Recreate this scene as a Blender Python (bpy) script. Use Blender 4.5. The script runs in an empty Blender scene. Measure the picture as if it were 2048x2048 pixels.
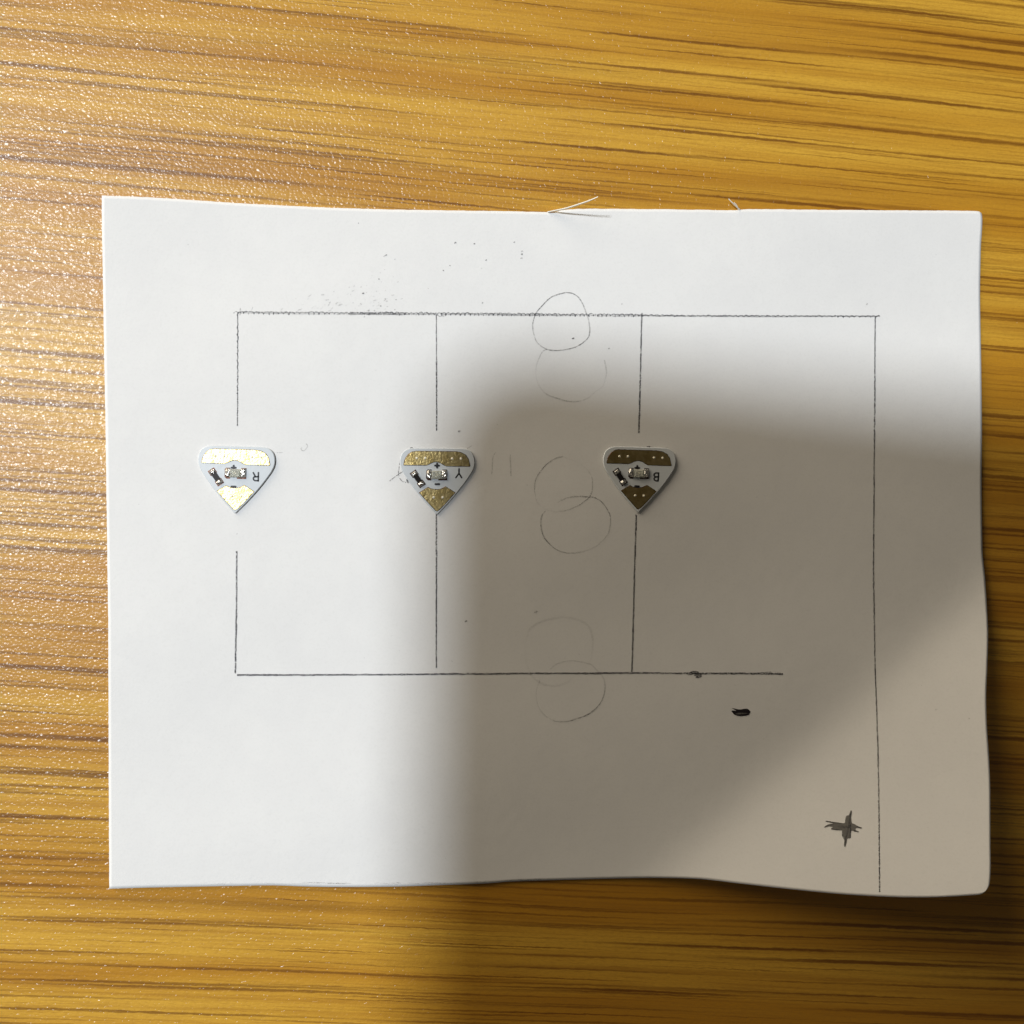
import bpy, bmesh, math, random
from mathutils import Vector, Matrix
from mathutils.geometry import tessellate_polygon

random.seed(7)
S = bpy.context.scene
COL = S.collection

# ------------------------------------------------------------------ camera, world, lamps, exposure
F_PX = 1960.0                 # focal length in pixels of the 2048 px photograph
H0 = 0.1735                   # lens to table along the optical axis (m)
TILT = math.radians(4.0)
FWD = Vector((math.sin(TILT), 0, -math.cos(TILT)))
RGT = Vector((math.cos(TILT), 0, math.sin(TILT)))
UPV = Vector((0, 1, 0))
CAM = -FWD * H0
cam_d = bpy.data.cameras.new('camera')
cam = bpy.data.objects.new('camera', cam_d)
COL.objects.link(cam)
m3 = Matrix((RGT, UPV, -FWD)).transposed()
cam.matrix_world = Matrix.Translation(CAM) @ m3.to_4x4()
cam_d.sensor_width = 36.0
cam_d.lens = 36.0 * F_PX / 2048.0
cam_d.clip_start = 0.01
cam_d.clip_end = 20.0
S.camera = cam

W = bpy.data.worlds.new("World")
S.world = W
W.use_nodes = True
W.node_tree.nodes['Background'].inputs[0].default_value = (1.0, 0.91, 0.75, 1)
W.node_tree.nodes['Background'].inputs[1].default_value = 0.062

def ray(px, py):
    return (FWD + RGT * ((px - 1024) / F_PX) + UPV * (-(py - 1024) / F_PX)).normalized()

def unproj(px, py, z=0.0):
    d = ray(px, py)
    t = (z - CAM.z) / d.z
    return CAM + d * t

def area_lamp(name, loc, target, size, watts, color):
    d = bpy.data.lights.new(name, 'AREA')
    d.shape = 'DISK'
    d.size = size
    d.energy = watts
    d.color = color
    o = bpy.data.objects.new(name, d)
    COL.objects.link(o)
    o.location = loc
    o.rotation_euler = (Vector(target) - Vector(loc)).to_track_quat('-Z', 'Y').to_euler()
    return o

# white ceiling lamp, placed so that its mirror image falls on the left edge of the frame
md = ray(30, 700)
LAMP_DIR = Vector((md.x, md.y, -md.z))
LAMP_POS = unproj(30, 700) + LAMP_DIR * 2.2
area_lamp('ceiling_lamp', LAMP_POS, (0, 0, 0), 0.15, 42.0, (0.905, 0.96, 1.01))
# low warm lamp standing on the far left of the room
WARM_DIR = Vector((-0.70, 0.70, 0)).normalized()
ELEV = math.radians(13.0)
WPOS = WARM_DIR * (1.5 * math.cos(ELEV)) + Vector((0, 0, 1.5 * math.sin(ELEV)))
area_lamp('side_lamp', WPOS, (0, 0, 0), 1.4, 25.0, (1.0, 0.86, 0.66))

S.view_settings.view_transform = 'Standard'
S.view_settings.look = 'None'
S.view_settings.exposure = 0.0
S.view_settings.gamma = 1.0
S.cycles.max_bounces = 8

# ------------------------------------------------------------------ node helpers
class NT:
    def __init__(self, name):
        self.mat = bpy.data.materials.new(name)
        self.mat.use_nodes = True
        self.t = self.mat.node_tree
        self.bsdf = self.t.nodes['Principled BSDF']
        self.out = self.t.nodes['Material Output']
    def n(self, typ, **kw):
        nd = self.t.nodes.new(typ)
        for k, v in kw.items():
            setattr(nd, k, v)
        return nd
    def link(self, a, b):
        self.t.links.new(a, b)
    def put(self, sock, v):
        if isinstance(v, (int, float, tuple, list)):
            sock.default_value = v
        else:
            self.link(v, sock)
    def math(self, op, a, b=None, c=None, clamp=False):
        nd = self.n('ShaderNodeMath', operation=op, use_clamp=clamp)
        for i, v in enumerate((a, b, c)):
            if v is not None:
                self.put(nd.inputs[i], v)
        return nd.outputs[0]
    def coords(self, scale=1000.0, rot=0.0):
        tc = self.n('ShaderNodeTexCoord')
        mp = self.n('ShaderNodeMapping')
        self.link(tc.outputs['Object'], mp.inputs['Vector'])
        mp.inputs['Scale'].default_value = (scale, scale, scale)
        mp.inputs['Rotation'].default_value = (0, 0, rot)
        return mp.outputs[0]
    def scale(self, vec, s, loc=(0, 0, 0)):
        mp = self.n('ShaderNodeMapping')
        self.link(vec, mp.inputs['Vector'])
        mp.inputs['Scale'].default_value = s
        mp.inputs['Location'].default_value = loc
        return mp.outputs[0]
    def noise(self, vec, scale=1.0, detail=2.0, rough=0.5, dist=0.0):
        nd = self.n('ShaderNodeTexNoise')
        self.link(vec, nd.inputs['Vector'])
        nd.inputs['Scale'].default_value = scale
        nd.inputs['Detail'].default_value = detail
        nd.inputs['Roughness'].default_value = rough
        nd.inputs['Distortion'].default_value = dist
        return nd.outputs['Fac']
    def smooth(self, v, a, b, lo=0.0, hi=1.0):
        nd = self.n('ShaderNodeMapRange', interpolation_type='SMOOTHSTEP')
        self.put(nd.inputs[0], v)
        nd.inputs[1].default_value = a
        nd.inputs[2].default_value = b
        nd.inputs[3].default_value = lo
        nd.inputs[4].default_value = hi
        return nd.outputs[0]
    def mix(self, fac, a, b, blend='MIX'):
        nd = self.n('ShaderNodeMix', data_type='RGBA', blend_type=blend)
        self.put(nd.inputs[0], fac)
        self.put(nd.inputs[6], a)
        self.put(nd.inputs[7], b)
        return nd.outputs[2]
    def bump(self, height, dist, strength=1.0):
        nd = self.n('ShaderNodeBump')
        self.link(height, nd.inputs['Height'])
        nd.inputs['Distance'].default_value = dist
        nd.inputs['Strength'].default_value = strength
        self.link(nd.outputs[0], self.bsdf.inputs['Normal'])
        return nd
    def set(self, **kw):
        for k, v in kw.items():
            self.put(self.bsdf.inputs[k.replace('_', ' ')], v)

# ------------------------------------------------------------------ materials
def wood_material():
    m = NT('bamboo_laminate')
    base = m.coords(1000.0, math.radians(3.9))
    # slow wander of the grain
    wn = m.noise(m.scale(base, (0.012, 0.03, 1)), 1.0, 1.0)
    wob = m.math('MULTIPLY', m.math('SUBTRACT', wn, 0.5), 1.7)
    sep = m.n('ShaderNodeSeparateXYZ'); m.link(base, sep.inputs[0])
    cmb = m.n('ShaderNodeCombineXYZ')
    m.link(sep.outputs[0], cmb.inputs[0])
    jag = m.math('MULTIPLY', m.math('SUBTRACT', m.noise(m.scale(base, (0.35, 1.6, 1)), 1.0, 3.0, 0.65), 0.5), 0.55)
    m.link(m.math('ADD', m.math('ADD', sep.outputs[1], wob), jag), cmb.inputs[1])
    v = cmb.outputs[0]
    bands = m.noise(m.scale(v, (0.006, 0.11, 1), (3, 1, 0)), 1.0, 2.0)
    mid = m.noise(m.scale(v, (0.012, 0.75, 1), (11, 5, 0)), 1.0, 3.0, 0.6)
    fine = m.noise(m.scale(v, (0.05, 3.0, 1), (0, 9, 0)), 1.0, 3.0, 0.65)
    grit = m.noise(m.scale(v, (0.9, 5.0, 1), (0, 9, 0)), 1.0, 2.0, 0.6)
    def streaks(loc, sx, sy, thick, soft, keep):
        """spindle-shaped fibres: stretched cells, each with its own width and darkness"""
        vo = m.n('ShaderNodeTexVoronoi', voronoi_dimensions='2D', feature='F1')
        vo.inputs['Scale'].default_value = 1.0
        m.link(m.scale(v, (sx, sy, 1), loc), vo.inputs['Vector'])
        sc = m.n('ShaderNodeSeparateColor'); m.link(vo.outputs['Color'], sc.inputs[0])
        wd = m.math('MULTIPLY_ADD', sc.outputs[0], thick, thick * 0.35)
        rel = m.math('DIVIDE', vo.outputs['Distance'], wd)
        line = m.smooth(rel, 1.0 - soft, 1.0, 1.0, 0.0)
        return m.math('MULTIPLY', line, m.smooth(sc.outputs[1], keep, keep + 0.5))
    s1 = streaks((4.2, 7.7, 0), 0.0046, 0.44, 0.235, 0.65, -0.2)
    s2 = streaks((21.2, 3.1, 0), 0.0060, 0.92, 0.26, 0.65, -0.1)
    s3 = streaks((1.7, 44.0, 0), 0.010, 1.25, 0.28, 0.8, -0.1)
    s4 = streaks((31.7, 14.0, 0), 0.0040, 0.17, 0.27, 1.0, 0.2)
    light = (0.69, 0.39, 0.042, 1)
    deep = (0.49, 0.225, 0.013, 1)
    dark = (0.155, 0.052, 0.002, 1)
    c = m.mix(m.smooth(bands, 0.32, 0.68), light, deep)
    c = m.mix(m.math('MULTIPLY', m.smooth(mid, 0.45, 0.72), 0.50), c, (0.36, 0.155, 0.012, 1))
    c = m.mix(m.math('MULTIPLY', m.smooth(fine, 0.46, 0.74), 0.55), c, (0.33, 0.14, 0.012, 1))
    c = m.mix(m.math('MULTIPLY', m.smooth(grit, 0.42, 0.75), 0.34), c, (0.36, 0.17, 0.02, 1))
    allst = m.math('MULTIPLY', s1, 0.9)
    for q, wq in ((s2, 0.74), (s3, 0.6), (s4, 0.5)):
        allst = m.math('MAXIMUM', allst, m.math('MULTIPLY', q, wq))
    brk = m.smooth(fine, 0.25, 0.55, 0.55, 1.0)
    c = m.mix(m.math('MULTIPLY', allst, brk), c, dark)
    m.set(Base_Color=c, Roughness=0.45)
    m.bsdf.inputs['Specular IOR Level'].default_value = 0.36
    # pebbled lacquer: the relief that makes the table glitter near the lamp's reflection
    bc = m.scale(base, (1.0, 1.2, 1.0))
    jit = m.n('ShaderNodeTexNoise'); m.link(bc, jit.inputs['Vector'])
    jit.inputs['Scale'].default_value = 1.3
    off = m.n('ShaderNodeVectorMath', operation='MULTIPLY_ADD')
    m.link(jit.outputs['Color'], off.inputs[0])
    off.inputs[1].default_value = (0.55, 0.55, 0)
    m.link(bc, off.inputs[2])
    vo = m.n('ShaderNodeTexVoronoi', voronoi_dimensions='2D', feature='SMOOTH_F1')
    vo.inputs['Scale'].default_value = 1.7
    vo.inputs['Smoothness'].default_value = 0.35
    m.link(off.outputs[0], vo.inputs['Vector'])
    d2 = m.math('MULTIPLY', vo.outputs['Distance'], vo.outputs['Distance'])
    amp = m.smooth(m.noise(bc, 0.9, 1.0), 0.25, 0.75, 0.45, 1.1)
    dome = m.math('MULTIPLY', m.math('SUBTRACT', 0.5, d2), amp)
    h = m.math('ADD', dome, m.math('MULTIPLY', m.noise(bc, 2.6, 0.0), 0.18))
    bn = m.bump(h, 0.000016)
    cn = m.n('ShaderNodeBump')
    m.link(h, cn.inputs['Height'])
    cn.inputs['Distance'].default_value = 0.000125
    m.link(cn.outputs[0], m.bsdf.inputs['Coat Normal'])
    m.bsdf.inputs['Coat Weight'].default_value = 0.36
    m.bsdf.inputs['Coat Roughness'].default_value = 0.21
    m.bsdf.inputs['Coat IOR'].default_value = 1.5
    return m.mat

def paper_material():
    m = NT('white_paper')
    v = m.coords(1000.0)
    cl = m.noise(v, 0.12, 3.0, 0.6)
    fib = m.noise(v, 2.2, 3.0, 0.6)
    c = m.mix(m.smooth(cl, 0.35, 0.7), (0.815, 0.815, 0.815, 1), (0.835, 0.835, 0.832, 1))
    c = m.mix(m.math('MULTIPLY', m.smooth(fib, 0.45, 0.75), 0.25), c, (0.72, 0.72, 0.71, 1))
    m.set(Base_Color=c, Roughness=0.9)
    m.bsdf.inputs['Specular IOR Level'].default_value = 0.2
    h = m.math('ADD', m.noise(v, 3.0, 2.0, 0.6), m.math('MULTIPLY', m.noise(v, 0.5, 2.0), 2.0))
    m.bump(h, 0.000013)
    return m.mat

def graphite_material(name, col, lo, hi, grain=5.0, rough=0.55):
    """pencil or felt pen lying on paper; the stroke's density is the 'ink' attribute times paper grain"""
    m = NT(name)
    v = m.coords(1000.0)
    at = m.n('ShaderNodeAttribute', attribute_name='ink')
    g = m.smooth(m.noise(v, grain, 2.0, 0.6), lo, hi)
    a = m.math('MULTIPLY', at.outputs['Fac'], g, clamp=True)
    m.set(Base_Color=col, Roughness=rough, Alpha=a)
    return m.mat

def gold_material():
    m = NT('gold_plating')
    v = m.coords(1000.0)
    n1 = m.noise(v, 2.6, 3.0, 0.65)
    n2 = m.noise(v, 1.0, 1.0)
    c = m.mix(m.smooth(n2, 0.3, 0.7), (0.74, 0.58, 0.27, 1), (0.58, 0.43, 0.17, 1))
    m.set(Base_Color=c, Metallic=1.0, Roughness=m.smooth(n1, 0.3, 0.7, 0.29, 0.36))
    m.bump(m.math('ADD', n1, m.math('MULTIPLY', n2, 0.7)), 0.000042)
    return m.mat

def tin_material():
    m = NT('solder')
    v = m.coords(1000.0)
    n1 = m.noise(v, 2.2, 2.0, 0.6)
    m.set(Base_Color=(0.72, 0.70, 0.66, 1), Metallic=1.0, Roughness=0.22)
    m.bump(n1, 0.00035)
    return m.mat

def plain(name, col, rough, metallic=0.0, noise_amt=0.06, nscale=4.0, bump=0.0, **kw):
    m = NT(name)
    v = m.coords(1000.0)
    nz = m.noise(v, nscale, 2.0)
    d = tuple(x * (1 - noise_amt) for x in col[:3]) + (1,)
    m.set(Base_Color=m.mix(nz, col, d), Roughness=rough, Metallic=metallic, **kw)
    if bump:
        m.bump(nz, bump)
    return m.mat

M = {}
M['wood'] = wood_material()
M['paper'] = paper_material()
M['pencil'] = graphite_material('graphite', (0.045, 0.045, 0.055, 1), 0.30, 0.62, 5.5)
M['faint'] = graphite_material('faint_graphite', (0.06, 0.058, 0.06, 1), 0.15, 0.70, 3.5)
M['soft'] = graphite_material('soft_graphite', (0.17, 0.165, 0.155, 1), 0.02, 0.45, 2.0, 0.4)
M['marker'] = graphite_material('black_marker', (0.012, 0.008, 0.012, 1), 0.0, 0.25, 2.0, 0.45)
M['gold'] = gold_material()
M['tin'] = tin_material()
M['mask'] = plain('white_solder_mask', (0.67, 0.715, 0.755, 1), 0.22, noise_amt=0.05, nscale=1.0, bump=0.00001)
M['board_edge'] = plain('board_core', (0.62, 0.60, 0.55, 1), 0.6)
M['print'] = plain('black_screen_print', (0.012, 0.012, 0.016, 1), 0.5)
M['copper_and_bevel'] = plain('fluxed_copper_and_dark_bevel', (0.09, 0.042, 0.028, 1), 0.35, 0.9, 0.4, 2.0, 0.00004)  # solder pads, and the painted dark reflection on the gold pads' bevels
M['black_part'] = plain('black_resistor_glaze', (0.02, 0.018, 0.018, 1), 0.18)
M['ceramic'] = plain('cream_led_base', (0.66, 0.64, 0.56, 1), 0.5)
M['via'] = plain('plugged_via', (0.92, 0.88, 0.72, 1), 0.25)
lens = NT('clear_led_resin')
lens.set(Base_Color=(0.93, 0.95, 0.90, 1), Roughness=0.08, IOR=1.5)
lens.bsdf.inputs['Transmission Weight'].default_value = 0.75
M['lens'] = lens.mat
M['fiber'] = plain('torn_paper_fibre', (0.86, 0.83, 0.74, 1), 0.9)
M['shadow_blocker'] = plain('dark_grey_blocker', (0.05, 0.05, 0.055, 1), 0.5)
M['glass'] = plain('black_blocker_top', (0.01, 0.01, 0.012, 1), 0.1)

# ------------------------------------------------------------------ mesh helpers
def mesh_obj(name, verts, faces, mat, parent=None, smooth=False, ink=None, mats=None, fmat=None):
    me = bpy.data.meshes.new(name)
    me.from_pydata([tuple(v) for v in verts], [], faces)
    for mm in (mats or [mat]):
        me.materials.append(mm)
    if fmat:
        me.polygons.foreach_set('material_index', fmat)
    if smooth:
        me.polygons.foreach_set('use_smooth', [True] * len(me.polygons))
    if ink is not None:
        a = me.attributes.new('ink', 'FLOAT', 'POINT')
        a.data.foreach_set('value', ink)
    me.update()
    o = bpy.data.objects.new(name, me)
    COL.objects.link(o)
    if parent:
        o.parent = parent
    return o

def catmull(pts, per=8, closed=False):
    """centripetal Catmull-Rom curve: no loops where points crowd"""
    n = len(pts)
    out = []
    rng = n if closed else n - 1
    for i in range(rng):
        if closed:
            P = [pts[(i + k) % n] for k in (-1, 0, 1, 2)]
        else:
            P = [pts[max(i - 1, 0)], pts[i], pts[i + 1], pts[min(i + 2, n - 1)]]
            if i == 0:
                P[0] = tuple(2 * a - b for a, b in zip(P[1], P[2]))
            if i == n - 2:
                P[3] = tuple(2 * a - b for a, b in zip(P[2], P[1]))
        T = [0.0]
        for k in range(3):
            T.append(T[-1] + max(math.dist(P[k], P[k + 1]) ** 0.5, 1e-6))
        for j in range(per):
            t = T[1] + (T[2] - T[1]) * j / per
            def lp(p, q, ta, tb):
                f = (t - ta) / (tb - ta)
                return tuple(a + (b - a) * f for a, b in zip(p, q))
            A1 = lp(P[0], P[1], T[0], T[1]); A2 = lp(P[1], P[2], T[1], T[2]); A3 = lp(P[2], P[3], T[2], T[3])
            B1 = lp(A1, A2, T[0], T[2]); B2 = lp(A2, A3, T[1], T[3])
            out.append(lp(B1, B2, T[1], T[2]))
    if not closed:
        out.append(tuple(pts[-1]))
    return out

def resample(pts, step):
    out = [pts[0]]
    acc = 0.0
    for a, b in zip(pts[:-1], pts[1:]):
        L = math.dist(a[:2], b[:2])
        if L < 1e-9:
            continue
        t = step - acc
        while t <= L:
            out.append(tuple(p + (q - p) * t / L for p, q in zip(a, b)))
            t += step
        acc = (acc + L) % step if t - step <= L else acc
        acc = L - (t - step)
    if math.dist(out[-1][:2], pts[-1][:2]) > step * 0.3:
        out.append(pts[-1])
    return out

# ------------------------------------------------------------------ table
def build_table():
    bm = bmesh.new()
    bmesh.ops.create_cube(bm, size=1.0)
    for v in bm.verts:
        v.co = Vector((v.co.x * 0.62, v.co.y * 0.56, -0.011 + v.co.z * 0.022))
    bmesh.ops.bevel(bm, geom=[e for e in bm.edges], offset=0.0015, segments=2, affect='EDGES')
    me = bpy.data.meshes.new('table_top')
    bm.to_mesh(me); bm.free()
    me.materials.append(M['wood'])
    o = bpy.data.objects.new('table_top', me)
    COL.objects.link(o)
    o['label'] = 'glossy honey coloured wood grain table top under the white paper'
    o['category'] = 'table'
    return o
build_table()

# ------------------------------------------------------------------ paper
THICK = 0.00008
fa = unproj(1335, 1745); fb = unproj(1965, 1178)
fdir = (fb - fa).normalized()
fnor = Vector((fdir.y, -fdir.x, 0))          # towards the lower right corner
if fnor.x < 0: fnor = -fnor
SLOPE = 0.36
FW = 0.0024
def paper_z(x, y):
    d = (x - fa.x) * fnor.x + (y - fa.y) * fnor.y
    u = d / FW
    sp = u if u > 30 else math.log1p(math.exp(u))
    lift = SLOPE * FW * sp
    z = 0.00055 + lift
    z += 0.00016 * math.sin(x * 95 + 0.7) * math.cos(y * 70 + 0.4)
    z += 0.00010 * math.sin(x * 41 - y * 150 + 1.0)
    z += 0.00009 * math.sin(y * 210 + x * 35) * max(0.0, min(1.0, (x - 0.04) / 0.04))
    return z

def on_paper(px, py, off=0.0):
    z = 0.0005
    for _ in range(12):
        p = unproj(px, py, z + off)
        z = paper_z(p.x, p.y)
    return unproj(px, py, z + off)

TOPE = [(203.7, 391), (308, 395), (471, 405.8), (590, 412), (700, 416.7), (820, 419.5), (960, 421.6), (1098, 424.5), (1104, 425),
        (1125, 420.5), (1152, 418), (1280, 418), (1400, 419.4), (1472, 420.2), (1488, 418.6), (1650, 419.6), (1800, 420.8), (1950, 422), (1959, 423), (1963.3, 426.5)]
BOTE = [(218.6, 1777.6), (290, 1775.3), (368.7, 1773.7), (460, 1772), (548, 1770.9), (600, 1772.6), (647, 1773.7), (704, 1773.9), (803, 1772.9),
        (888, 1770), (973.5, 1766.8), (1016, 1763.4), (1096, 1760.6), (1200, 1757.8), (1300, 1756), (1400, 1758.3), (1477, 1767), (1567.7, 1777.2), (1678, 1788), (1735, 1791.7),
        (1802.5, 1794.6), (1869.6, 1794.6), (1936.6, 1791), (1964, 1788), (1972, 1781)]
LEFTE = [(203.7, 391), (203.5, 417), (206, 573), (208.8, 732), (211.7, 895), (213.8, 1058), (216.5, 1259), (217, 1448), (218, 1675), (218.6, 1777.6)]
RIGHTE = [(1963.3, 426.5), (1964.6, 436), (1963.5, 469.6), (1962.2, 486), (1961, 530), (1960.2, 590), (1961.3, 663), (1962.8, 753), (1963.9, 864), (1963.2, 961), (1963.9, 1051),
          (1965.4, 1110), (1969.9, 1154.5), (1973.6, 1210), (1976.2, 1266), (1974.7, 1333), (1972.5, 1389), (1974, 1453), (1977.7, 1508), (1980.3, 1564),
          (1981, 1676), (1981, 1748), (1978, 1772), (1972, 1781)]

def param_curve(pts, n):
    c = catmull(pts, 10)
    L = [0.0]
    for a, b in zip(c[:-1], c[1:]):
        L.append(L[-1] + math.dist(a, b))
    out = []
    j = 0
    for i in range(n + 1):
        t = L[-1] * i / n
        while j < len(L) - 2 and L[j + 1] < t:
            j += 1
        f = (t - L[j]) / max(L[j + 1] - L[j], 1e-9)
        out.append(tuple(a + (b - a) * f for a, b in zip(c[j], c[j + 1])))
    return out

def build_paper():
    NU, NV = 280, 220
    T = param_curve(TOPE, NU); B = param_curve(BOTE, NU)
    Lf = param_curve(LEFTE, NV); R = param_curve(RIGHTE, NV)
    T = [(x, y + random.uniform(-0.35, 0.35)) for x, y in T]
    Lf = [(x + random.uniform(-0.3, 0.3), y) for x, y in Lf]
    verts = []
    for j in range(NV + 1):
        v = j / NV
        for i in range(NU + 1):
            u = i / NU
            p = [0, 0]
            for k in (0, 1):
                p[k] = ((1 - v) * T[i][k] + v * B[i][k] + (1 - u) * Lf[j][k] + u * R[j][k]
                        - ((1 - u) * (1 - v) * T[0][k] + u * (1 - v) * T[NU][k] + (1 - u) * v * B[0][k] + u * v * B[NU][k]))
            verts.append(on_paper(p[0], p[1]))
    n = len(verts)
    W1 = NU + 1
    idx = lambda i, j: j * W1 + i
    faces = []
    for j in range(NV):
        for i in range(NU):
            faces.append((idx(i, j), idx(i, j + 1), idx(i + 1, j + 1), idx(i + 1, j)))
    ring = [idx(i, 0) for i in range(NU + 1)] + [idx(NU, j) for j in range(1, NV + 1)] + [idx(i, NV) for i in range(NU - 1, -1, -1)] + [idx(0, j) for j in range(NV - 1, 0, -1)]
    verts += [Vector((p.x, p.y, p.z - THICK)) for p in verts]
    nf = len(faces)
    faces += [tuple(n + k for k in reversed(f)) for f in faces[:nf]]
    for a, b in zip(ring, ring[1:] + ring[:1]):
        faces.append((a, b, n + b, n + a))
    o = mesh_obj('paper_sheet', verts, faces, M['paper'])
    sm = [True] * (2 * nf) + [False] * (len(faces) - 2 * nf)
    o.data.polygons.foreach_set('use_smooth', sm)
    return o

paper = build_paper()
paper['label'] = 'white hand-cut paper with a pencil circuit drawing, lying on the wood grain table'
paper['category'] = 'paper'

LIFT = [0.00002]
def ribbon_data(pts, width, ink, jit=0.0, place=None):
    """flat stroke along px points; width and ink are numbers or lists"""
    place = place or (lambda x, y: on_paper(x, y, LIFT[0]))
    n = len(pts)
    w = width if isinstance(width, list) else [width] * n
    k = ink if isinstance(ink, list) else [ink] * n
    vs, fs, ks = [], [], []
    for i, p in enumerate(pts):
        a = pts[max(i - 1, 0)]; b = pts[min(i + 1, n - 1)]
        dx, dy = b[0] - a[0], b[1] - a[1]
        L = math.hypot(dx, dy) or 1.0
        nx, ny = -dy / L, dx / L
        hw = w[i] * 0.5
        ra = hw * (1 + random.uniform(-jit, jit)); rb = hw * (1 + random.uniform(-jit, jit))
        vs += [place(p[0] + nx * ra, p[1] + ny * ra), place(p[0] - nx * rb, p[1] - ny * rb)]
        ks += [k[i], k[i]]
        if i:
            q = 2 * i
            fs.append((q - 2, q - 1, q + 1, q))
    return vs, fs, ks

def merge(datas):
    V, Fc, K = [], [], []
    for v, f, k in datas:
        o = len(V)
        V += v; K += k
        Fc += [tuple(i + o for i in t) for t in f]
    return V, Fc, K

def wander(pts, amp, step=8):
    """resample a polyline and let it tremble like a hand"""
    c = resample(pts, step)
    ph = [random.uniform(0, 6.28) for _ in range(4)]
    out = []
    for i, (x, y) in enumerate(c):
        a = c[max(i - 1, 0)]; b = c[min(i + 1, len(c) - 1)]
        dx, dy = b[0] - a[0], b[1] - a[1]
        L = math.hypot(dx, dy) or 1
        s = i * step
        d = amp * (0.5 * math.sin(s / 97 + ph[0]) + 0.3 * math.sin(s / 31 + ph[1]) + 0.25 * random.uniform(-1, 1))
        out.append((x - dy / L * d, y + dx / L * d))
    return out

def stroke(name, datas, mat='pencil', label=None):
    LIFT[0] += 0.000002
    v, f, k = merge(datas)
    o = mesh_obj(name, v, f, M[mat], paper, ink=k)
    if label:
        o['label'] = label
    return o

def var(n, base, amp, scale=9.0):
    ph = random.uniform(0, 6.28)
    return [max(0.0, base + amp * (0.6 * math.sin(i / scale + ph) + 0.4 * random.uniform(-1, 1))) for i in range(n)]

def line(pts, w=2.8, ink=0.9, amp=0.8, step=6, jit=0.25):
    p = wander(pts, amp, step)
    return ribbon_data(p, var(len(p), w, 0.35), var(len(p), ink, 0.12), jit)

def scribble(pts, r, pitch, w, ink):
    c = resample(pts, 1.2)
    out = []
    a = 0.0
    rr = r
    for i, (x, y) in enumerate(c):
        a += 1.2 / pitch * 6.283 * random.uniform(0.6, 1.4)
        if i % 7 == 0:
            rr = r * random.uniform(0.55, 1.15)
        out.append((x + 0.9 * rr * math.cos(a), y + rr * math.sin(a)))
    return ribbon_data(out, var(len(out), w, 0.4), var(len(out), ink, 0.25, 25), 0.3)

# upper horizontal line, scribbled over again and again
stroke('pencil_line', [
    scribble([(466, 624.5), (520, 626), (640, 626.5), (740, 627), (874, 627.6)], 3.0, 10, 1.5, 0.85),
    line([(700, 627), (731, 626.5), (791, 626.8), (815, 627)], 5.6, 0.45, 0.4),
    line([(480, 625.2), (874, 628)], 4.6, 0.34, 1.0),
    scribble([(874, 628), (1000, 628.8), (1170, 630.2), (1284, 631)], 3.0, 9, 1.6, 1.0),
    line([(880, 628.6), (1284, 630.9)], 4.0, 0.42, 0.8),
    scribble([(1284, 631), (1420, 632), (1560, 632.2), (1700, 633), (1759, 632.8)], 1.8, 11, 1.6, 1.0),
    line([(1284, 631), (1500, 632.4), (1760, 632.8)], 3.0, 0.55, 0.8),
    line([(874, 629), (877, 632.5), (890, 632), (893, 628)], 1.5, 0.8, 0.3, 3),
    line([(480, 630), (480.5, 616.5)], 2.0, 0.95, 0.2, 3),
    line([(500, 626), (506, 614)], 1.2, 0.4, 0.2, 3)], label='thick scribbled pencil line along the top of the drawing')
# left vertical, upper
stroke('pencil_line', [scribble([(475, 624), (475, 790)], 1.5, 13, 1.6, 0.9), line([(475, 624), (475, 760), (474.5, 853)], 2.2, 0.75, 0.6)])
# second and third verticals, upper
stroke('pencil_line', [line([(873.2, 629), (872.8, 720)], 2.0, 0.75, 0.6), line([(872.8, 718), (873.2, 862)], 2.8, 1.0, 0.3)])
stroke('pencil_line', [line([(1283.8, 626), (1281, 740), (1277.3, 867)], 3.0, 1.0, 0.4)])
# lower verticals
stroke('pencil_line', [line([(474, 1102), (473, 1230), (470.6, 1347)], 3.2, 1.0, 0.7)])
stroke('pencil_line', [line([(873.0, 1027), (872.6, 1180), (872.4, 1335.5)], 2.9, 1.0, 0.3)])
stroke('pencil_line', [line([(1272.6, 1029), (1268, 1190), (1263.8, 1344)], 3.0, 1.0, 0.4)])
# long right vertical
stroke('pencil_line', [line([(1750.3, 633), (1748, 1000), (1747.2, 1166), (1750.5, 1360), (1752.3, 1402), (1756, 1500), (1758.5, 1650), (1759.2, 1784)], 2.6, 0.95, 0.5),
                       scribble([(1757, 1600), (1759.2, 1740)], 1.2, 7, 1.4, 0.8)], label='long thin pencil line down the right side')
# lower horizontal with its blob
stroke('pencil_line', [line([(474, 1350.2), (872, 1348.6), (1263, 1345.6), (1567, 1348)], 3.6, 1.0, 0.6),
                       scribble([(474, 1350.2), (700, 1349.2)], 1.2, 9, 1.4, 0.9),
                       line([(1500, 1347.5), (1530, 1344.8), (1545, 1344.0), (1543, 1347)], 1.6, 0.8, 0.3),
                       line([(1376, 1350), (1386, 1349)], 1.5, 0.6, 0.2, 3),
                       ribbon_data([(1380, 1345), (1386, 1344.5), (1392, 1345), (1399, 1346)], [2, 5.5, 6, 3], 0.95, 0.1),
                       ribbon_data([(1388, 1349.5), (1396, 1349.5), (1403, 1349)], [5, 6, 4], 0.8, 0.1),
                       ribbon_data([(1391.5, 1354), (1397, 1354), (1403.5, 1352.8)], [3, 4, 3], 1.0, 0.1)],
       label='dark lower pencil line with a small blob near its right end')

# ------------------------------------------------------------------ pencil circles
def tile(pts, ox, oy, k):
    return [(ox + x * k, oy + y * k) for x, y in pts]

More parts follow.
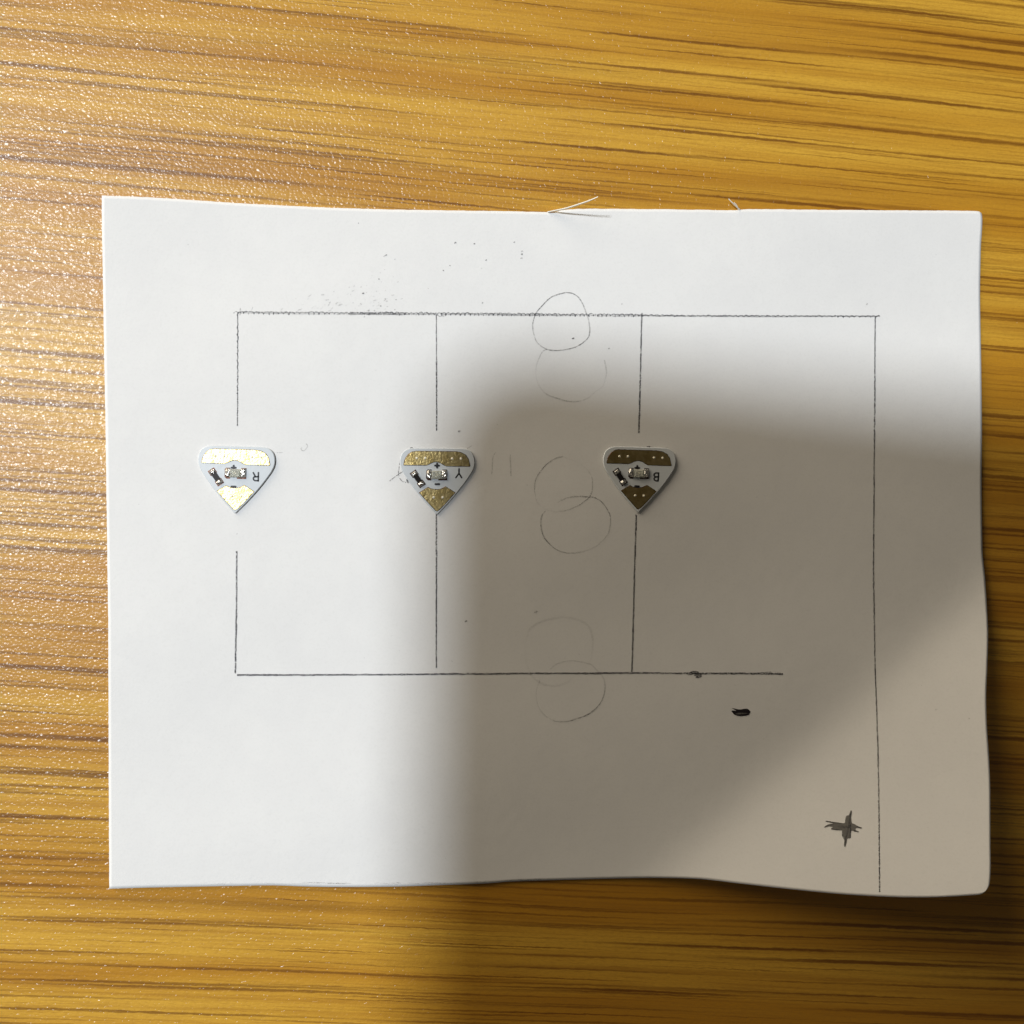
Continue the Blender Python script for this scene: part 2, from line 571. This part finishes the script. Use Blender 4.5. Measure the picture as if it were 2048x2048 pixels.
def loop(pts, ox, oy, k, w, ink_fn, closed=True):
    p = tile(pts, ox, oy, k)
    c = catmull(p + ([p[0]] if closed else []), 6)
    n = len(c)
    ink = [max(0.0, ink_fn(i / (n - 1)) * random.uniform(0.85, 1.1)) for i in range(n)]
    return ribbon_data(c, var(n, w, 0.3), ink, 0.2)

K4 = 200 / 1486; K5 = 200 / 1610; K6 = 210 / 1560
stroke('pencil_circle', [loop([(680,185),(560,215),(450,265),(340,370),(240,490),(205,580),(188,680),(205,800),(250,920),(340,1000),(420,1035),(540,1048),(720,1025),(840,990),(950,920),(1015,850),(1038,750),(1025,640),(1005,540),(975,470),(930,350),(860,250),(780,200)],
                              1040, 560, K4, 2.1, lambda t: 0.54 + 0.2 * math.sin(t * 14))], 'faint', 'pencil circle drawn across the top line')
stroke('pencil_circle', [loop([(395,1030),(340,1060),(280,1170),(245,1270),(235,1370),(250,1480),(300,1600),(400,1700),(560,1760),(680,1795),(800,1808),(920,1790),(1010,1755),(1120,1660),(1230,1580),(1270,1460),(1285,1370),(1270,1270),(1255,1190)],
                              1040, 560, K4, 2.4, lambda t: 0.20 + 0.13 * math.cos(t * 12.5) , False)], 'faint', 'faint half-erased pencil circle below the topmost circle')
stroke('pencil_circle', [loop([(700,265),(560,300),(430,390),(330,500),(260,620),(237,720),(240,860),(270,990),(340,1070),(440,1125),(560,1155),(680,1148),(800,1115),(950,1050),(1040,985),(1110,930),(1150,850),(1165,730),(1160,620),(1100,500),(1000,410),(880,340),(760,295)],
                              1040, 880, K5, 2.0, lambda t: 0.26 + 0.24 * math.sin(t * 12.0 + 0.2))], 'faint')
stroke('pencil_circle', [loop([(600,1010),(680,965),(790,925),(950,907),(1080,915),(1190,925),(1300,985),(1400,1110),(1450,1220),(1455,1340),(1430,1480),(1350,1600),(1230,1705),(1100,1770),(980,1805),(830,1820),(700,1808),(580,1760),(460,1660),(380,1550),(340,1420),(335,1300),(350,1220),(410,1140)],
                              1040, 880, K5, 2.1, lambda t: 0.36 + 0.22 * math.sin(t * 11 - 1.2), False)], 'faint')
stroke('pencil_circle', [loop([(700,255),(500,290),(330,350),(220,430),(180,540),(150,680),(155,850),(190,1000),(260,1140),(380,1230),(560,1280),(720,1250),(850,1170),(1000,1050),(1120,900),(1150,750),(1150,560),(1090,390),(950,300)],
                              1030, 1200, K6, 4.0, lambda t: 0.06 + 0.05 * math.sin(t * 16))], 'faint', 'almost rubbed out pencil circle above the lower line')
stroke('pencil_circle', [loop([(520,1030),(640,940),(840,903),(1000,925),(1130,960),(1220,1050),(1290,1120),(1330,1220),(1335,1340),(1300,1470),(1240,1570),(1100,1690),(960,1750),(820,1795),(720,1808),(600,1800),(480,1740),(380,1640),(330,1520),(315,1380),(335,1280),(370,1180)],
                              1030, 1200, K6, 2.0, lambda t: 0.13 + 0.62 * math.exp(-((t - 0.52) / 0.14) ** 2) + 0.12 * math.exp(-((t - 0.1) / 0.1) ** 2), False)], 'faint')

# ------------------------------------------------------------------ stray pencil traces
KB = 180 / 1932
stroke('pencil_trace', [
    ribbon_data(catmull(tile([(985,690),(950,740),(920,820),(908,930),(905,1040),(895,1160)], 900, 840, KB), 5), 1.7, 0.28, 0.2),
    ribbon_data(catmull(tile([(1295,745),(1292,850),(1300,950),(1305,1060),(1308,1200)], 900, 840, KB), 5), 1.7, 0.34, 0.2)], 'faint', 'faint erased pencil digits beside the Y board')
KC = 220 / 1932
stroke('pencil_trace', [ribbon_data(catmull(tile([(385,480),(368,505),(385,535),(415,540),(450,515),(478,470),(480,440),(455,420)], 560, 840, KC), 5), 1.5, 0.35, 0.2),
                        ribbon_data(resample(tile([(-60,575), (0,572), (55,572)], 560, 840, KC), 4), 1.2, 0.3, 0.2)], 'faint', 'tiny pencil curl right of the R board')
KD = 200 / 1932
stroke('pencil_trace', [ribbon_data(resample(tile([(-10,985), (120,885), (240,805)], 780, 860, KD), 5), 1.7, 0.75, 0.2),
                        ribbon_data(catmull(tile([(200,580),(175,720),(165,850),(185,930),(240,990),(310,1015)], 780, 860, KD), 5), 1.8, 0.55, 0.2),
                        ribbon_data(tile([(318,945),(335,985),(352,1025)], 780, 860, KD), [1, 4, 3.5], 1.0, 0.1),
                        ribbon_data(tile([(385,350),(415,342),(450,350)], 780, 860, KD), [1, 2.4, 1], 0.9, 0.1),
                        ribbon_data(resample(tile([(1490,360),(1585,300)], 780, 860, KD), 4), 1.3, 0.35, 0.2)], 'pencil', 'short pencil strokes sticking out beside the Y board')

specks = []
def speck(x, y, r, ink, ang=0.0, el=1.0):
    dx, dy = math.cos(ang) * r * el, math.sin(ang) * r * el
    specks.append(ribbon_data([(x - dx, y - dy), (x - dx * .4, y - dy * .4), (x + dx * .4, y + dy * .4), (x + dx, y + dy)], [r * .7, r * 1.9, r * 1.9, r * .7], ink, 0.3))
KE = 400 / 1932
for x, y, r, i in [(1017,221,1.9,1),(1200,229,1.2,.8),(1587,213,1.3,.7),(1660,330,1.7,.6),(1655,368,1.6,.3),(1662,303,1.6,.3),(1314,387,1.1,.85),(1272,466,1.0,.5),(966,439,1.2,.55),(901,487,1.1,.7),
                   (279,570,1.2,.9),(127,707,1.5,.8),(433,378,1,.4),(352,338,1.2,.8),(1280,800,1.2,.6),(338,762,1.2,.5),(295,830,1.6,.8),(182,876,1.4,.7),(235,874,1.4,.5),(445,770,1.1,.4),(82,30,1,.5),(137,937,1.4,.5)]:
    speck(700 + x * KE, 440 + y * KE, r, i, random.uniform(-0.6, 0.1), random.uniform(1, 1.7))
specks.append(ribbon_data(tile([(320,353),(352,338)], 700, 440, KE), [0.8, 1.6], 0.6, 0.1))
for x, y, r, i in [(918.5,862.7,1.7,.8),(1296.5,894.5,2.6,1),(932,1242.5,1.6,1),(1146.3,676.6,1.6,.8),(1218,697,1.3,.5),(474,1068,1.2,.3),(1734,608,1.3,.4),(1072,1223.5,2.2,.35),(1244,894,2,.25),(1938,1437,1.6,.2),(1872,1419,1.8,.15),(1244,608,1.2,.3)]:
    speck(x, y, r, i, -0.4, 1.6)
for k in range(55):
    x = random.gauss(700, 55); y = 622 - abs(random.gauss(0, 24)) + (x - 700) * -0.02
    speck(x, y, random.uniform(0.6, 1.3), random.uniform(0.05, 0.30), random.uniform(-0.9, -0.1), random.uniform(1, 4.5))
for k in range(30):
    speck(random.uniform(690, 800), random.uniform(540, 625), random.uniform(0.6, 1.1), random.uniform(0.1, 0.35), random.uniform(-1.2, 0), random.uniform(1, 2.5))
for k in range(40):
    x = random.uniform(260, 1920); y = random.uniform(440, 1730)
    speck(x, y, random.uniform(0.5, 1.0), random.uniform(0.06, 0.25), random.uniform(-1, 1), random.uniform(1, 2))
so = stroke('graphite_speck', specks, 'pencil')
so['kind'] = 'stuff'
# dirt line along the cut lower edge
dl = []
for k in range(46):
    x = random.uniform(330, 1100)
    ey = 1768 - max(0, (x - 850)) * 0.035
    dl.append(ribbon_data(resample([(x, ey + random.uniform(-3, 1)), (x + random.uniform(12, 46), ey + random.uniform(-3, 1))], 8), random.uniform(0.8, 2.0), random.uniform(0.05, 0.20), 0.3))
stroke('pencil_smudge', dl, 'faint', 'grey graphite trace along the lower cut edge')

# ------------------------------------------------------------------ thick hand-drawn minus and plus
def patch(pts, ink, step=None):
    """filled hand-drawn shape lying on the paper"""
    c = catmull(pts, 3, True)
    tri = tessellate_polygon([[Vector((x, y, 0)) for x, y in c]])
    vs = [on_paper(x, y, LIFT[0]) for x, y in c]
    return vs, [tuple(t) for t in tri], [ink] * len(vs)
K7 = 220 / 1932
stroke('minus_mark', [patch(tile([(905,845),(940,848),(1010,865),(1070,868),(1130,858),(1190,860),(1238,912),(1215,940),(1205,962),(1150,976),(1060,985),(990,975),(948,955),(925,925),(905,903),(915,888),(985,892),(960,872)], 1360, 1320, K7), 0.97)], 'marker', 'short thick black minus sign')
LIFT[0] += 0.000003
stroke('pencil_smudge', [ribbon_data(tile([(975,948),(1040,942),(1120,938),(1190,938)], 1360, 1320, K7), [1, 3, 2.6, 0.8], [.9, .75, .6, .5], 0.1)],
       'soft', 'lighter streak inside the black minus sign')
K8 = 180 / 1581
plus = [(275,540),(400,562),(500,570),(608,580),(618,520),(640,452),(682,440),(714,360),(732,364),(722,480),(737,580),(775,594),(830,630),(912,666),(895,676),(825,664),(790,692),(860,733),(846,741),(718,718),(708,845),(660,850),(640,915),(617,995),(600,992),(602,890),(588,820),(562,805),(563,712),(470,704),(368,690),(376,670),(400,652),(330,640),(245,658),(300,612),(348,598),(400,590),(350,572),(275,552)]
stroke('plus_mark', [patch(tile(plus, 1620, 1580, K8), 0.93)], 'soft', 'grey shaded four-pointed plus sign in the lower right corner')
LIFT[0] += 0.000003
stroke('pencil_stroke', [
    ribbon_data(tile([(280,545),(420,568),(610,592)], 1620, 1580, K8), [2, 2.2, 1.2], [1, .8, .4], .2),
    ribbon_data(tile([(255,650),(330,612),(420,602)], 1620, 1580, K8), [1, 2, 1.5], [.9, .6, .3], .2),
    ribbon_data(tile([(372,684),(480,700),(560,708)], 1620, 1580, K8), [1.5, 1.8, 1.4], [1, .8, .6], .2),
    ribbon_data(tile([(480,640),(600,650),(700,640)], 1620, 1580, K8), [2, 6, 4], [.1, .3, .25], .2),
    ribbon_data(tile([(725,370),(700,480),(690,600),(660,750),(625,850),(608,985)], 1620, 1580, K8), [1.2, 3, 4, 3.5, 3, 2.2], [.9, .3, .4, .3, .6, .9], .2),
    ribbon_data(tile([(716,600),(714,720),(705,840)], 1620, 1580, K8), [2, 2, 2], [.8, .9, .7], .2),
    ribbon_data(tile([(770,715),(850,736)], 1620, 1580, K8), [2.5, 1.5], [.8, 1], .2),
    ribbon_data(tile([(820,640),(905,668)], 1620, 1580, K8), [2.4, 1.6], [.9, 1], .2),
    ribbon_data(tile([(566,720),(570,800),(600,880)], 1620, 1580, K8), [1.6, 1.8, 1.4], [.8, .8, .6], .2)],
    'pencil', 'darker strokes over the grey plus sign')

# ------------------------------------------------------------------ torn slivers at the upper edge of the paper
def sliver(pts, widths, thick, label):
    """pts: (px, py of the ground point, height in m)"""
    c = catmull([(x, y, z) for x, y, z in pts], 6)
    w = catmull([(q, 0, 0) for q in widths], 6)
    base = [on_paper(x, y) for x, y, z in c]
    P = [Vector((b.x, b.y, paper_z(b.x, b.y) - 0.00005 + z)) for b, (x, y, z) in zip(base, c)]
    vs, fs = [], []
    n = len(P)
    for i, p in enumerate(P):
        t = (P[min(i + 1, n - 1)] - P[max(i - 1, 0)]).normalized()
        side = t.cross(Vector((0.15, 1.0, 0.25))).normalized()    # the strip stands on its edge
        nn = side.cross(t).normalized()
        hw = w[i][0] * 0.5
        for a, b in ((-1, -1), (1, -1), (1, 1), (-1, 1)):
            vs.append(p + side * hw * a + nn * thick * 0.5 * b)
        if i:
            q = 4 * i
            for k in range(4):
                fs.append((q - 4 + k, q - 4 + (k + 1) % 4, q + (k + 1) % 4, q + k))
    fs += [(0, 1, 2, 3), (4 * n - 1, 4 * n - 2, 4 * n - 3, 4 * n - 4)]
    o = mesh_obj('torn_sliver', vs, fs, M['fiber'], paper, smooth=False)
    o['label'] = label
sliver([(1096, 424, 0), (1108, 423.5, 0.0006), (1130, 424, 0.0022), (1152, 423, 0.0042), (1170, 422, 0.0060), (1183, 420, 0.0074)], [0.0006, 0.0007, 0.0006, 0.00045, 0.0003, 0.00008], 0.00013, 'curled torn sliver rising from the upper cut edge')
sliver([(1480, 419.5, 0), (1472, 415, 0.0004), (1462, 408, 0.0008), (1454, 401, 0.001)], [0.0003, 0.0003, 0.00025, 0.0001], 0.00012, 'tiny torn sliver on the upper cut edge')
sliver([(1477, 419.5, 0), (1472, 412, 0.0004), (1466, 407, 0.0006)], [0.0002, 0.0002, 0.0001], 0.0001, 'tiny torn sliver on the upper cut edge')

# ------------------------------------------------------------------ LED circuit boards
DEPTH = (unproj(874, 953, 0.0008) - CAM).dot(FWD)
KPX = DEPTH / F_PX                       # metres per photograph pixel at the boards
def loc_pts(pts, ox=900, oy=900, k=1 / 9.66):
    return [((x - ox) * k, (y - oy) * k) for x, y in pts]

def prism(name, poly, z0, z1, mat, parent, inset=0.0, mats=None, side_mat=None, all_side=False):
    """px polygon (y down) extruded from z0 to z1 metres, top edge bevelled by inset px"""
    n = len(poly)
    area = sum(a[0] * b[1] - b[0] * a[1] for a, b in zip(poly, poly[1:] + poly[:1]))
    if area > 0:
        poly = poly[::-1]              # y down: make it counter-clockwise once flipped
    inn = []
    for i in range(n):
        a = Vector(poly[i - 1]); b = Vector(poly[i]); c = Vector(poly[(i + 1) % n])
        e1 = (b - a).normalized() if (b - a).length > 1e-9 else Vector((1, 0))
        e2 = (c - b).normalized() if (c - b).length > 1e-9 else e1
        n1 = Vector((e1.y, -e1.x)); n2 = Vector((e2.y, -e2.x))
        m = (n1 + n2)
        m = m.normalized() if m.length > 1e-6 else n1
        inn.append(b - m * inset / max(0.5, m.dot(n1)) * -1.0)
    # pick the offset direction that shrinks the shape
    def ar(p): return abs(sum(p[i - 1][0] * p[i][1] - p[i][0] * p[i - 1][1] for i in range(len(p))))
    if inset and ar([tuple(q) for q in inn]) > ar(poly):
        inn = [Vector(b) * 2 - q for b, q in zip(poly, inn)]
    X = lambda p, z: (p[0] * KPX, -p[1] * KPX, z)
    vs = [X(p, z0) for p in poly]
    fs = [tuple(reversed(range(n)))]
    fm = [0]
    if inset:
        zb = z0 + (z1 - z0) * 0.35
        vs += [X(p, zb) for p in poly] + [X(p, z1) for p in inn]
        rings = 3
    else:
        vs += [X(p, z1) for p in poly]
        rings = 2
    for r in range(rings - 1):
        for i in range(n):
            j = (i + 1) % n
            fs.append((r * n + i, r * n + j, (r + 1) * n + j, (r + 1) * n + i))
            fm.append(1 if (side_mat and (r == 0 or all_side)) else 0)
    fs.append(tuple((rings - 1) * n + i for i in range(n)))
    fm.append(0)
    ms = [mat] + ([side_mat] if side_mat else [])
    return mesh_obj(name, vs, fs, mat, parent, mats=ms, fmat=fm)

def dome(name, cx, cy, r, h, z0, mat, parent, seg=12, rings=4, sy=1.0, ang=0.0, flat=0.0):
    vs, fs = [], []
    for k in range(rings):
        a = k / rings * math.pi / 2
        rr = r * (math.cos(a) * (1 - flat) + flat) if k < rings else 0
        for i in range(seg):
            t = 2 * math.pi * i / seg
            ux, uy = rr * math.cos(t), rr * sy * math.sin(t)
            vs.append(((cx + ux * math.cos(ang) - uy * math.sin(ang)) * KPX, -(cy + ux * math.sin(ang) + uy * math.cos(ang)) * KPX, z0 + h * math.sin(a)))
    vs.append((cx * KPX, -cy * KPX, z0 + h))
    for k in range(rings - 1):
        for i in range(seg):
            j = (i + 1) % seg
            fs.append((k * seg + j, k * seg + i, (k + 1) * seg + i, (k + 1) * seg + j))
    for i in range(seg):
        fs.append(((rings - 1) * seg + (i + 1) % seg, (rings - 1) * seg + i, len(vs) - 1))
    fs.append(tuple(range(seg)))
    me = mesh_obj(name, vs, fs, mat, parent, smooth=True)
    bm = bmesh.new(); bm.from_mesh(me.data)
    bmesh.ops.recalc_face_normals(bm, faces=bm.faces)
    bm.to_mesh(me.data); bm.free()
    return me

def blob(name, poly, z0, h, mat, parent, bulge=0.5):
    """solder fillet: a rounded heap on a px polygon"""
    n = len(poly)
    cx = sum(p[0] for p in poly) / n; cy = sum(p[1] for p in poly) / n
    vs, fs = [], []
    levels = [(1.0, 0), (0.95, 0.45), (0.82, 0.78), (0.55, 0.97), (0.25, 1.0)]
    for s, t in levels:
        for x, y in poly:
            vs.append(((cx + (x - cx) * s) * KPX, -(cy + (y - cy) * s) * KPX, z0 + h * t))
    for r in range(len(levels) - 1):
        for i in range(n):
            j = (i + 1) % n
            fs.append((r * n + i, r * n + j, (r + 1) * n + j, (r + 1) * n + i))
    fs.append(tuple((len(levels) - 1) * n + i for i in range(n)))
    o = mesh_obj(name, vs, fs, mat, parent, smooth=True)
    bm = bmesh.new(); bm.from_mesh(o.data)
    bmesh.ops.recalc_face_normals(bm, faces=bm.faces)
    bm.to_mesh(o.data); bm.free()
    return o

TB = 0.00029                              # board thickness
def flat_stroke(parent_name_pts, w, z):
    w = w * 1.35
    def place(x, y):
        return Vector((x * KPX, -y * KPX, z))
    ds = []
    for pts in parent_name_pts:
        c = resample(pts, 0.8) if len(pts) > 1 else pts
        a, b = c[0], c[1]; L = math.dist(a, b)
        c = [(a[0] - (b[0] - a[0]) / L * w * .45, a[1] - (b[1] - a[1]) / L * w * .45)] + c
        a, b = c[-1], c[-2]; L = math.dist(a, b)
        c = c + [(a[0] - (b[0] - a[0]) / L * w * .45, a[1] - (b[1] - a[1]) / L * w * .45)]
        ww = [w * .55] + [w] * (len(c) - 2) + [w * .55]
        ds.append(ribbon_data(c, ww, 1.0, 0.0, place))
    return merge(ds)

half = [(350, 0), (350, 250), (352, 430), (360, 530), (392, 615), (450, 678), (530, 711), (630, 722), (720, 708), (820, 664), (930, 594), (1075, 491), (1230, 370), (1440, 190), (1585, 52), (1622, 18), (1630, 0)]
def board_outline():
    c0 = lambda y: 911 - 9 * (y - 350) / 1280
    right = [(c0(y) + w, y) for y, w in half]
    left = [(c0(y) - w, y) for y, w in half]
    pts = right + left[::-1][1:-1]
    return loc_pts(catmull(pts, 5, True))

pad_top = [(500,407),(700,408),(900,409),(1100,410),(1270,412),(1370,430),(1460,478),(1515,560),(1545,690),(1538,708),(1300,708),(1085,704),(1030,685),(975,648),(900,622),(830,630),(765,662),(700,690),(480,690),(262,688),(256,672),(272,590),(300,530),(350,465),(420,420)]
pad_low = [(552,1213),(640,1155),(728,1102),(790,1130),(850,1143),(905,1146),(985,1132),(1066,1088),(1160,1145),(1258,1210),(1105,1385),(965,1535),(905,1574),(870,1560),(720,1400)]

def make_board():
    e = bpy.data.objects.new('circuit_board', None)
    e.empty_display_size = 0.005
    COL.objects.link(e)
    prism('board', board_outline(), 0.0, TB, M['mask'], e, 1.3, side_mat=M['board_edge'])
    up = prism('gold_pad', loc_pts(pad_top), TB - 0.00001, TB + 0.00006, M['gold'], e, 1.0, side_mat=M['copper_and_bevel'], all_side=True)  # dark sides put the bevel's dim reflection into the colour, lower pad too
    lo = prism('gold_pad', loc_pts(pad_low), TB - 0.00001, TB + 0.00006, M['gold'], e, 1.0, side_mat=M['copper_and_bevel'], all_side=True)
    for x, y in loc_pts([(512,545),(678,545),(1195,555),(1365,555)]):
        dome('via', x, y, 2.7, 0.00011, TB + 0.00005, M['via'], up)
    for x, y in loc_pts([(838,1303),(1010,1303)]):
        dome('via', x, y, 2.7, 0.00011, TB + 0.00005, M['via'], lo)
    # LED with its two soldered ends
    led = prism('led', [(-13, -11.5), (12.5, -11.5), (12.5, 5.0), (-13, 5.0)], TB + 0.00001, TB + 0.00022, M['ceramic'], e, 0.5)
    prism('led_lens', [(-10.2, -11), (9.6, -11), (9.6, 4.5), (-10.2, 4.5)], TB + 0.00023, TB + 0.00062, M['lens'], led, 2.6)
    prism('led_chip', [(-3.0, -5.6), (2.2, -5.6), (2.2, -1.0), (-3.0, -1.0)], TB + 0.000222, TB + 0.00030, M['via'], led, 0.4)
    prism('solder_pad', [(-21.5, -11), (-18.5, -14), (-11, -14), (-11, 7.6), (-18, 7.6), (-21.5, 4)], TB - 0.00001, TB + 0.00003, M['copper_and_bevel'], led)
    prism('solder_pad', [(10.5, -14), (20.6, -14), (20.6, 7.6), (2.5, 7.6), (2.5, 4.5), (10.5, 4.5)], TB - 0.00001, TB + 0.000028, M['copper_and_bevel'], led)
    blob('solder_joint', [(-20.8, -9), (-18.3, -12.6), (-11.5, -12.8), (-9.4, -8), (-9.4, 1.6), (-12, 5.0), (-17.5, 4.4), (-20.6, 0)], TB + 0.00003, 0.00044, M['tin'], led)
    blob('solder_joint', [(9.2, -12.2), (14, -13), (19.6, -13), (20.0, -5), (19.8, 3.6), (15, 5.0), (9.6, 4.6), (8.6, -4)], TB + 0.000028, 0.00044, M['tin'], led)
    # resistor
    rc = (-38.1, 4.8); ra = math.radians(55)
    def rr(pts): return [(rc[0] + x * math.cos(ra) - y * math.sin(ra), rc[1] + x * math.sin(ra) + y * math.cos(ra)) for x, y in pts]
    res = prism('resistor', rr([(-11, -5.2), (11, -5.2), (11, 5.2), (-11, 5.2)]), TB + 0.00002, TB + 0.00036, M['black_part'], e, 0.8)
    for s in (-1, 1):
        prism('solder_pad', rr([(s * 18, -7.2), (s * 6.5, -7.2), (s * 6.5, 7.2), (s * 18, 7.2)]), TB - 0.00001, TB + 0.000025, M['copper_and_bevel'], res)
        blob('terminal', rr([(s * 16.4, -5.0), (s * 13, -5.9), (s * 8.2, -5.9), (s * 7.2, -3), (s * 7.2, 3), (s * 8.2, 5.9), (s * 13, 5.9), (s * 16.4, 5.0)]), TB + 0.000022, 0.00040, M['tin'], res)
    return e

def copy_board(src):
    e = src.copy(); COL.objects.link(e)
    for ch in src.children:
        c = ch.copy(); COL.objects.link(c); c.parent = e
        for g in ch.children:
            d = g.copy(); COL.objects.link(d); d.parent = c
    return e

first = make_board()
spots = [(472.5, 950.1, 1.2, first, (-4.5, 7.8), 'R', 'white LED circuit board printed R, leftmost of three, pads gleaming pale gold'),
         (873.9, 953.2, 0.0, None, (0, 0), 'Y', 'white LED circuit board printed Y, its plus and minus signs clear of the LED'),
         (1276.6, 950.2, 1.3, None, (-4.0, 7.8), 'B', 'white LED circuit board printed B, lying in shadow with dark brown pads')]
letters = {
    'R': loc_pts([(1325,815),(1325,975)], 900, 870), 'R1': loc_pts([(1325,970),(1262,970),(1236,950),(1232,922),(1250,898),(1325,892)], 900, 870), 'R2': loc_pts([(1268,890),(1228,818)], 900, 870),
    'Y': loc_pts([(1327,752),(1325,840)]), 'Y1': loc_pts([(1325,838),(1265,922)]), 'Y2': loc_pts([(1325,838),(1378,922)]),
    'B': loc_pts([(1329,822),(1322,978)], 937, 872), 'B1': loc_pts([(1328,823),(1275,823),(1242,845),(1240,878),(1265,900),(1326,901)], 937, 872), 'B2': loc_pts([(1265,903),(1240,930),(1246,962),(1278,978),(1322,978)], 937, 872)}
boards = [s[3] or copy_board(first) for s in spots]
ZP = TB + 0.000012
for b, (px, py, rot, _, sh, L, label) in zip(boards, spots):
    p = on_paper(px, py)
    b.location = (p.x, p.y, p.z + 0.00016)
    b.rotation_euler = (0, 0, -math.radians(rot))
    b['label'] = label
    b['category'] = 'circuit board'
    b['group'] = 'LED circuit boards on the drawing'
    v, f, k = flat_stroke([letters[q] for q in letters if q[0] == L], 2.3, ZP)
    mesh_obj('printed_letter', v, f, M['print'], b)
    zs = TB + (0.000016 if L == 'Y' else 0.00007)
    cx, cy = 0.3 + sh[0], -21.9 + sh[1]
    v, f, k = flat_stroke([[(cx, cy - 4.0), (cx, cy + 4.0)], [(cx - 4.0, cy), (cx + 4.0, cy)]], 3.0, TB + 0.000035)
    for q in range(len(v) // 2, len(v)):
        v[q].z += 0.000003
    mesh_obj('plus_sign', v, f, M['print'], b)
    cx, cy = 0.7 + sh[0], 15.2 + sh[1]
    v, f, k = flat_stroke([[(cx - 3.8, cy), (cx + 3.8, cy)]], 2.9, TB + 0.000075)
    mesh_obj('minus_sign', v, f, M['print'], b)

# ------------------------------------------------------------------ unseen slab added in place of the phone or hand, to throw the soft shadow
def rounded_slab(name, x0, x1, y0, y1, r, z0, z1, mat, parent):
    pts = []
    for cx, cy, a0 in ((x1 - r, y1 - r, 0), (x0 + r, y1 - r, 90), (x0 + r, y0 + r, 180), (x1 - r, y0 + r, 270)):
        for k in range(9):
            a = math.radians(a0 + 90 * k / 8)
            pts.append((cx + r * math.cos(a), cy + r * math.sin(a)))
    n = len(pts)
    vs = [(x, y, z0) for x, y in pts] + [(x, y, z1) for x, y in pts]
    fs = [tuple(reversed(range(n))), tuple(range(n, 2 * n))] + [(i, (i + 1) % n, n + (i + 1) % n, n + i) for i in range(n)]
    return mesh_obj(name, vs, fs, mat, parent)

blocker = bpy.data.objects.new('shadow_blocker', None)
COL.objects.link(blocker)
corner = unproj(880, 690)                # middle of the penumbra at the shadow's upper left corner
TH, ROLL = 0.22, math.radians(35)
cw = corner + (LAMP_POS - corner) * (TH / LAMP_POS.z)
blocker.location = cw
blocker.rotation_euler = (0, -ROLL, math.radians(-1.5))
rounded_slab('blocker_body', 0, 0.28, -0.21, 0, 0.016, 0, 0.0065, M['shadow_blocker'], blocker)
rounded_slab('blocker_top', 0.008, 0.272, -0.202, -0.008, 0.008, 0.0066, 0.0070, M['glass'], blocker)
blocker['label'] = 'unseen dark slab added above the table to shade the right half of the paper'
blocker['category'] = 'shadow_blocker'
